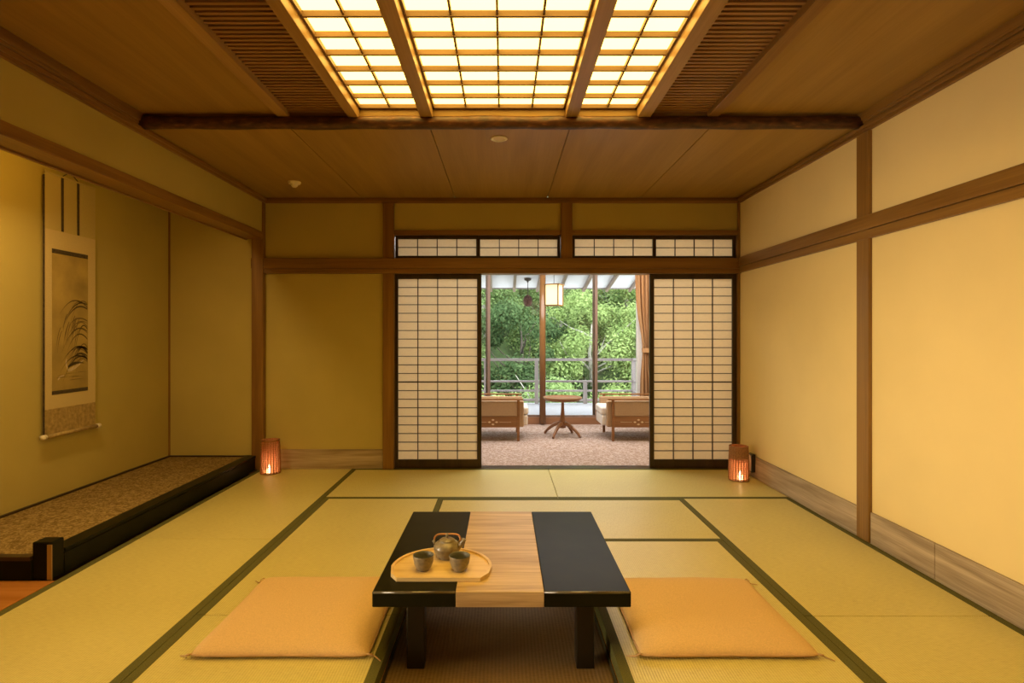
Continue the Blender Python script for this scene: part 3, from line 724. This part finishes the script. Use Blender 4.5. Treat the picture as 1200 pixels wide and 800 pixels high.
# pendant lantern
lx, ly = .565, 6.3; rz = math.radians(-26)
t = thing('pendant_lantern', 'lit square paper pendant lantern with wooden frame hanging in the sunroom', 'pendant lantern', (lx, ly, 1.56))
def rb(b, x0, x1, y0, y1, z0, z1): return b.box(lx+x0, lx+x1, ly+y0, ly+y1, z0, z1, rz, (lx, ly, 0))
b = MB(); rb(b, -.093, .093, -.093, .093, 1.792, 1.804); rb(b, -.080, .080, -.080, .080, 1.560, 1.572)
for sx in (-1, 1):
    for sy in (-1, 1): rb(b, sx*.076-.006, sx*.076+.006, sy*.076-.006, sy*.076+.006, 1.565, 1.80)
b.build('frame', M['light_z'], t)
b = MB(); rb(b, -.074, .074, -.074, .074, 1.572, 1.792); b.build('paper_shade', M['lantern_paper'], t)
MB().tube([(lx, ly, 1.80), (lx, ly, 2.40)], .003, 6).build('cord', M['black_plastic'], t)

# round side table
cx, cy = .725, 6.90
t = thing('side_table', 'round brown pedestal table with four curved legs in the sunroom', 'side table', (cx, cy, 0))
MB().lathe([(0, .425), (.10, .427), (.205, .437), (.235, .462), (.238, .478), (.232, .478), (.222, .466), (0, .464)], cx, cy, 48).build('tabletop', M['sun_x'], t, smooth=True)
MB().lathe([(0, .10), (.040, .10), (.038, .15), (.030, .22), (.020, .32), (.017, .40), (.024, .426), (0, .428)], cx, cy, 24).build('pedestal', M['sun_z'], t, smooth=True)
for dx, dy in ((-.135, -.19), (.20, -.15), (-.205, .19), (.14, .19)):
    b = MB(); P = [(.06, .155), (.25, .150), (.48, .125), (.70, .085), (.88, .045), (.98, .012), (1.0, .010)]
    b.tube([(cx+dx*q, cy+dy*q, z) for q, z in P], [.024, .024, .022, .019, .017, .016, .016], 10); b.build('leg', M['sun_z'], t, smooth=True)

# armchairs
def armchair(ox, oy, label):
    """faces -x; front leg line at ox, near side at oy"""
    W, D_ = .63, .70
    t = thing('armchair', label, 'armchair', (ox+D_/2, oy+W/2, 0), 'sunroom armchairs')
    for yy in (oy, oy+W-.03):
        for xx in (ox, ox+D_-.03): MB().box(xx, xx+.030, yy, yy+.03, 0, .475).build('leg', M['chair_wood'], t, bevel=.003)
        MB().box(ox-.045, ox+D_+.02, yy-.006, yy+.036, .476, .494).build('armrest', M['chair_wood'], t, bevel=.005)
        ym = yy+.015
        MB().box(ox+.030, ox+D_-.03, ym-.010, ym+.010, .160, .290).build('side_board', M['chair_wood'], t)
        s_ = -1 if yy == oy else 1; q = ym+s_*.0105
        mo = MB()
        for dx, dz in ((-.042, 0), (.042, 0), (0, .026), (0, -.026)):
            X, Z = ox+.31+dx, .222+dz
            mo.prism([(X-.019, Z), (X, Z-.011), (X+.019, Z), (X, Z+.011)], 'y', q-.001, q+.001)
        mo.box(ox+.10, ox+.235, q-.0008, q+.0008, .2205, .2235)
        mo.box(ox+.385, ox+.52, q-.0008, q+.0008, .2205, .2235)
        mo.build('inlay', M['motif'], t)
    for yy in (oy+.031, oy+W-.031-.075):
        MB().box(ox-.05, ox+D_-.06, yy, yy+.075, .160, .462).build('side_cushion', M['upholstery'], t, bevel=.012, seg=3)
    for yy in (oy+.004, oy+W-.004-.022):
        MB().box(ox+.031, ox+D_-.031, yy, yy+.022, .292, .456).build('side_panel', M['upholstery'], t, bevel=.004)
    MB().box(ox-.10, ox+D_-.12, oy+.108, oy+W-.108, .165, .290).build('seat_base', M['seat_white'], t, bevel=.02, seg=4)
    MB().box(ox-.11, ox+D_-.13, oy+.110, oy+W-.110, .290, .385).build('seat_cushion', M['seat_white'], t, bevel=.028, seg=5)
    bk = MB(); bk.prism([(ox+D_-.20, .30), (ox+D_-.04, .16), (ox+D_+.07, .70), (ox+D_-.05, .72)], 'y', oy+.108, oy+W-.108)
    bk.build('backrest', M['upholstery'], t, bevel=.02, seg=3)
    return t
ac = armchair(1.262, 6.55, 'low wooden armchair with tan sides and pale seat, right of the round table')
cl = copy_thing(ac, (2*cx-ac.location.x, ac.location.y, 0), PI, 'low wooden armchair with tan sides and pale seat, left of the round table')

# ================================================================== balcony
struct('floor_balcony', MB().box(-3.5, 5, YW+.12, 10.30, -.15, 0), M['deck'])
t = thing('balcony_railing', 'weathered grey wooden balcony railing with horizontal rails', 'railing', (0, 10.2, 0))
for z, h in ((.770, .045), (.385, .032), (.215, .030), (.04, .045)):
    MB().box(-3.4, 2.40, 10.17, 10.23, z, z+h).build('rail', M['out_x'], t, bevel=.003)
for x, zt in ((-2.1, .77), (-1.2, .385), (-.32, .77), (.60, .77), (1.48, .385), (2.355, .77)):
    MB().box(x-.033, x+.033, 10.165, 10.235, 0, zt).build('post', M['out_z'], t, bevel=.003)
for z, h in ((.770, .045), (.385, .032), (.215, .030), (.04, .045)):
    MB().box(2.33, 2.385, 8.0, 10.17, z, z+h).build('side_rail', M['out_y'], t, bevel=.003)
# eaves
t = bpy.data.objects.new('roof_eaves', None); COL.objects.link(t); t.location = (0, 9, 2.3); t['_w'] = [0, 9, 2.3]; t['kind'] = 'structure'
sl = .19; ze = lambda y: 2.110+(10.4-y)*sl
MB().prism([(YW+.1, ze(YW+.1)), (10.4, ze(10.4)), (10.4, ze(10.4)+.03), (YW+.1, ze(YW+.1)+.03)], 'x', -4, 5.5).build('soffit', M['soffit'], t)
MB().box(-4, 5.5, 10.40, 10.43, 2.090, 2.16).build('fascia', M['out_x'], t)
k = -3.23
while k < 5.3:
    MB().prism([(YW+.1, ze(YW+.1)-.06), (10.46, ze(10.46)-.06), (10.46, ze(10.46)), (YW+.1, ze(YW+.1))], 'x', k-.024, k+.024).build('rafter', M['mullion_y'], t)
    k += .4286
# ornament hanging under the eaves
ox, oy = .423, 9.80
t = thing('hanging_ornament', 'dark brown woven ornament hanging from a hook under the eaves', 'hanging ornament', (ox, oy, 1.72))
MB().lathe([(0, 2.150), (.012, 2.150), (.018, 2.175), (.060, 2.192), (.062, ze(oy)-.001), (0, ze(oy)-.001)], ox, oy, 20).build('hook_plate', M['iron'], t, smooth=True)
MB().tube([(ox, oy, 1.93), (ox, oy, 2.16)], .006, 6).build('cord', M['iron'], t)
random.seed(5); b = MB()
for i in range(150):
    a = i*2.399; z = 1.735+.20*i/150; r0 = .084*math.sin(PI*min(1, (.12+.80*i/150)))**.6
    p = Vector((ox+r0*math.cos(a), oy+r0*math.sin(a), z)); d = Vector((math.cos(a), math.sin(a), -.6)).normalized()
    sd_ = Vector((-math.sin(a), math.cos(a), 0))
    vs = [b.bm.verts.new(q) for q in (p+sd_*.013, p-sd_*.013, p+d*.026)]; b.bm.faces.new(vs)
b.lathe([(0, 1.735), (.055, 1.76), (.076, 1.82), (.066, 1.89), (.02, 1.935), (0, 1.936)], ox, oy, 16)
b.build('body', plain('dark_red_brown', (.12, .05, .035, 1), .8, nscale=60, namt=.3), t)

# ================================================================== hillside and trees
hg = MB(); V = []
for i in range(31):
    row = []
    for j in range(41):
        y = 13.5+i*1.3; x = -26+j*1.3
        z = -5+(y-13.5)*.62+1.3*noise.noise(Vector((x*.15, y*.15, 0)))
        row.append(hg.bm.verts.new((x, y, z)))
    V.append(row)
for r0, r1 in zip(V, V[1:]):
    for j in range(40): hg.bm.faces.new((r0[j], r0[j+1], r1[j+1], r1[j]))
struct('hill', hg, M['ground'], smooth=True)
def leaves_mesh(name, rad, h, n, size, seed, spray=.0):
    rnd = random.Random(seed); vs, fs = [], []
    nb = 46; blobs = []
    for _ in range(nb):
        a = rnd.uniform(0, 2*PI); zz = rnd.uniform(.12, 1); rr_ = rad*math.sqrt(max(.05, 1-(2*zz-1.05)**2))*rnd.uniform(.45, 1)
        blobs.append((Vector((rr_*math.cos(a), rr_*math.sin(a), h*zz)), rnd.uniform(.35, .85)*rad*.36))
    for i in range(n):
        c0, br = blobs[rnd.randrange(nb)]
        d = Vector((rnd.gauss(0, 1), rnd.gauss(0, 1), rnd.gauss(0, .6))).normalized()
        p = c0+d*br*rnd.uniform(.55, 1.05)
        nrm = (d+Vector((rnd.gauss(0, .5), rnd.gauss(0, .5), rnd.gauss(.5, .5)))).normalized(); a = nrm.orthogonal().normalized()
        a = Matrix.Rotation(rnd.uniform(0, 6.28), 3, nrm) @ a; b2 = nrm.cross(a); s_ = size*rnd.uniform(.6, 1.3)
        k = len(vs); vs += [p-a*s_, p+b2*s_*.42, p+a*s_, p-b2*s_*.42]; fs.append((k, k+1, k+2, k+3))
    me = bpy.data.meshes.new(name); me.from_pydata([tuple(v) for v in vs], [], fs); return me
def trunk_mesh(h, rad, seed, nb=9):
    rnd = random.Random(seed); b = MB()
    b.tube([(0, 0, -.8), (.05, 0, h*.3), (-.08, .1, h*.6), (0, 0, h*.95)], [.13, .10, .06, .02], 8)
    for i in range(nb):
        z = h*rnd.uniform(.2, .75); a = rnd.uniform(0, 6.28); L = rad*rnd.uniform(.6, 1.0)
        p = [Vector((0, 0, z))]
        for q in range(4): p.append(p[-1]+Vector((math.cos(a)*L/4, math.sin(a)*L/4, L*.14*rnd.uniform(.3, 2)))); a += rnd.uniform(-.4, .4)
        b.tube(p, [.04, .032, .024, .016, .008], 6)
    bmesh.ops.recalc_face_normals(b.bm, faces=b.bm.faces); me = bpy.data.meshes.new('trunk'); b.bm.to_mesh(me); b.bm.free()
    for p in me.polygons: p.use_smooth = True
    return me
kinds = []
for nm, mt, bk, lab, seed, sz, cnt in (('leaf_bright', 'leaf_bright', 'bark_pale', 'fresh bright green', 1, .060, 26000), ('leaf_mid', 'leaf_mid', 'bark_pale', 'mid green', 2, .065, 24000), ('leaf_dark', 'leaf_dark', 'bark_dark', 'dark green', 3, .07, 20000)):
    lm = leaves_mesh('foliage', 2.3, 4.4, cnt, sz, seed); lm.materials.append(M[mt])
    tm = trunk_mesh(4.2, 2.1, seed); tm.materials.append(M[bk]); kinds.append((lm, tm, lab))
# x, y, base z, scale, kind, rotation, label detail
TREES = [
    (-1.2, 15.5, -4.6, 1.0, 0, 0.3, 'low in front of the leftmost visible window pane'),
    (1.6, 16.0, -4.7, 1.0, 1, 1.3, 'low behind the left armchair and railing post'),
    (4.0, 15.5, -4.6, 1.0, 0, 2.1, 'low behind the round side table and railing'),
    (6.6, 16.5, -4.4, 1.05, 1, 4.0, 'low behind the railing corner near the curtain'),
    (-2.8, 19.0, -2.4, 1.1, 1, 2.6, 'on the slope behind the left paper screen'),
    (.6, 19.5, -2.3, 1.0, 2, 5.0, 'beneath the hanging ornament'),
    (3.2, 20.0, -2.2, 1.1, 0, 0.9, 'behind the log post at railing height'),
    (6.0, 19.5, -2.3, 1.1, 0, 3.3, 'behind the narrow right window frame'),
    (-.8, 23.5, .1, 1.15, 1, 1.9, 'halfway up the slope left of the hanging ornament'),
    (2.4, 24.0, .2, 1.1, 1, 5.6, 'halfway up the slope behind the hanging ornament'),
    (5.3, 24.0, .2, 1.2, 0, 0.2, 'halfway up the slope right of the pendant lantern'),
    (8.4, 23.0, -.2, 1.2, 1, 2.8, 'halfway up the slope beside the curtain'),
    (.8, 28.5, 3.0, 1.2, 2, 4.4, 'high up behind the leftmost visible window pane'),
    (4.2, 29.0, 3.2, 1.25, 1, 3.0, 'high up behind the pendant lantern under the eaves'),
    (7.8, 28.5, 3.0, 1.3, 0, 1.0, 'high up between the narrow frame and curtain'),
    (11.5, 28.0, 2.8, 1.3, 1, 2.2, 'high on the slope at the far right behind the curtain'),
    (-3.0, 28.0, 2.8, 1.25, 0, 5.3, 'high on the far left slope beyond the left screen'),
    (2.2, 33.5, 6.0, 1.4, 1, 0.7, 'topmost on the slope left of the log post'),
    (6.2, 34.0, 6.2, 1.4, 2, 2.0, 'topmost on the slope right of the log post'),
    (10.4, 33.5, 6.0, 1.4, 1, 3.9, 'topmost on the slope beyond the curtain'),
]
for x, y, z, s_, kd, r_, place in TREES:
    lm, tm, lab = kinds[kd]
    o = bpy.data.objects.new('tree', None); COL.objects.link(o); o.location = (x, y, z); o.scale = (s_,)*3; o.rotation_euler = (0, 0, r_)
    tag(o, lab+' leafy tree '+place, 'tree', 'trees on the hillside')
    a = bpy.data.objects.new('foliage', lm); COL.objects.link(a); a.parent = o
    a = bpy.data.objects.new('trunk', tm); COL.objects.link(a); a.parent = o

for o in bpy.data.objects:
    if '_w' in o: del o['_w']
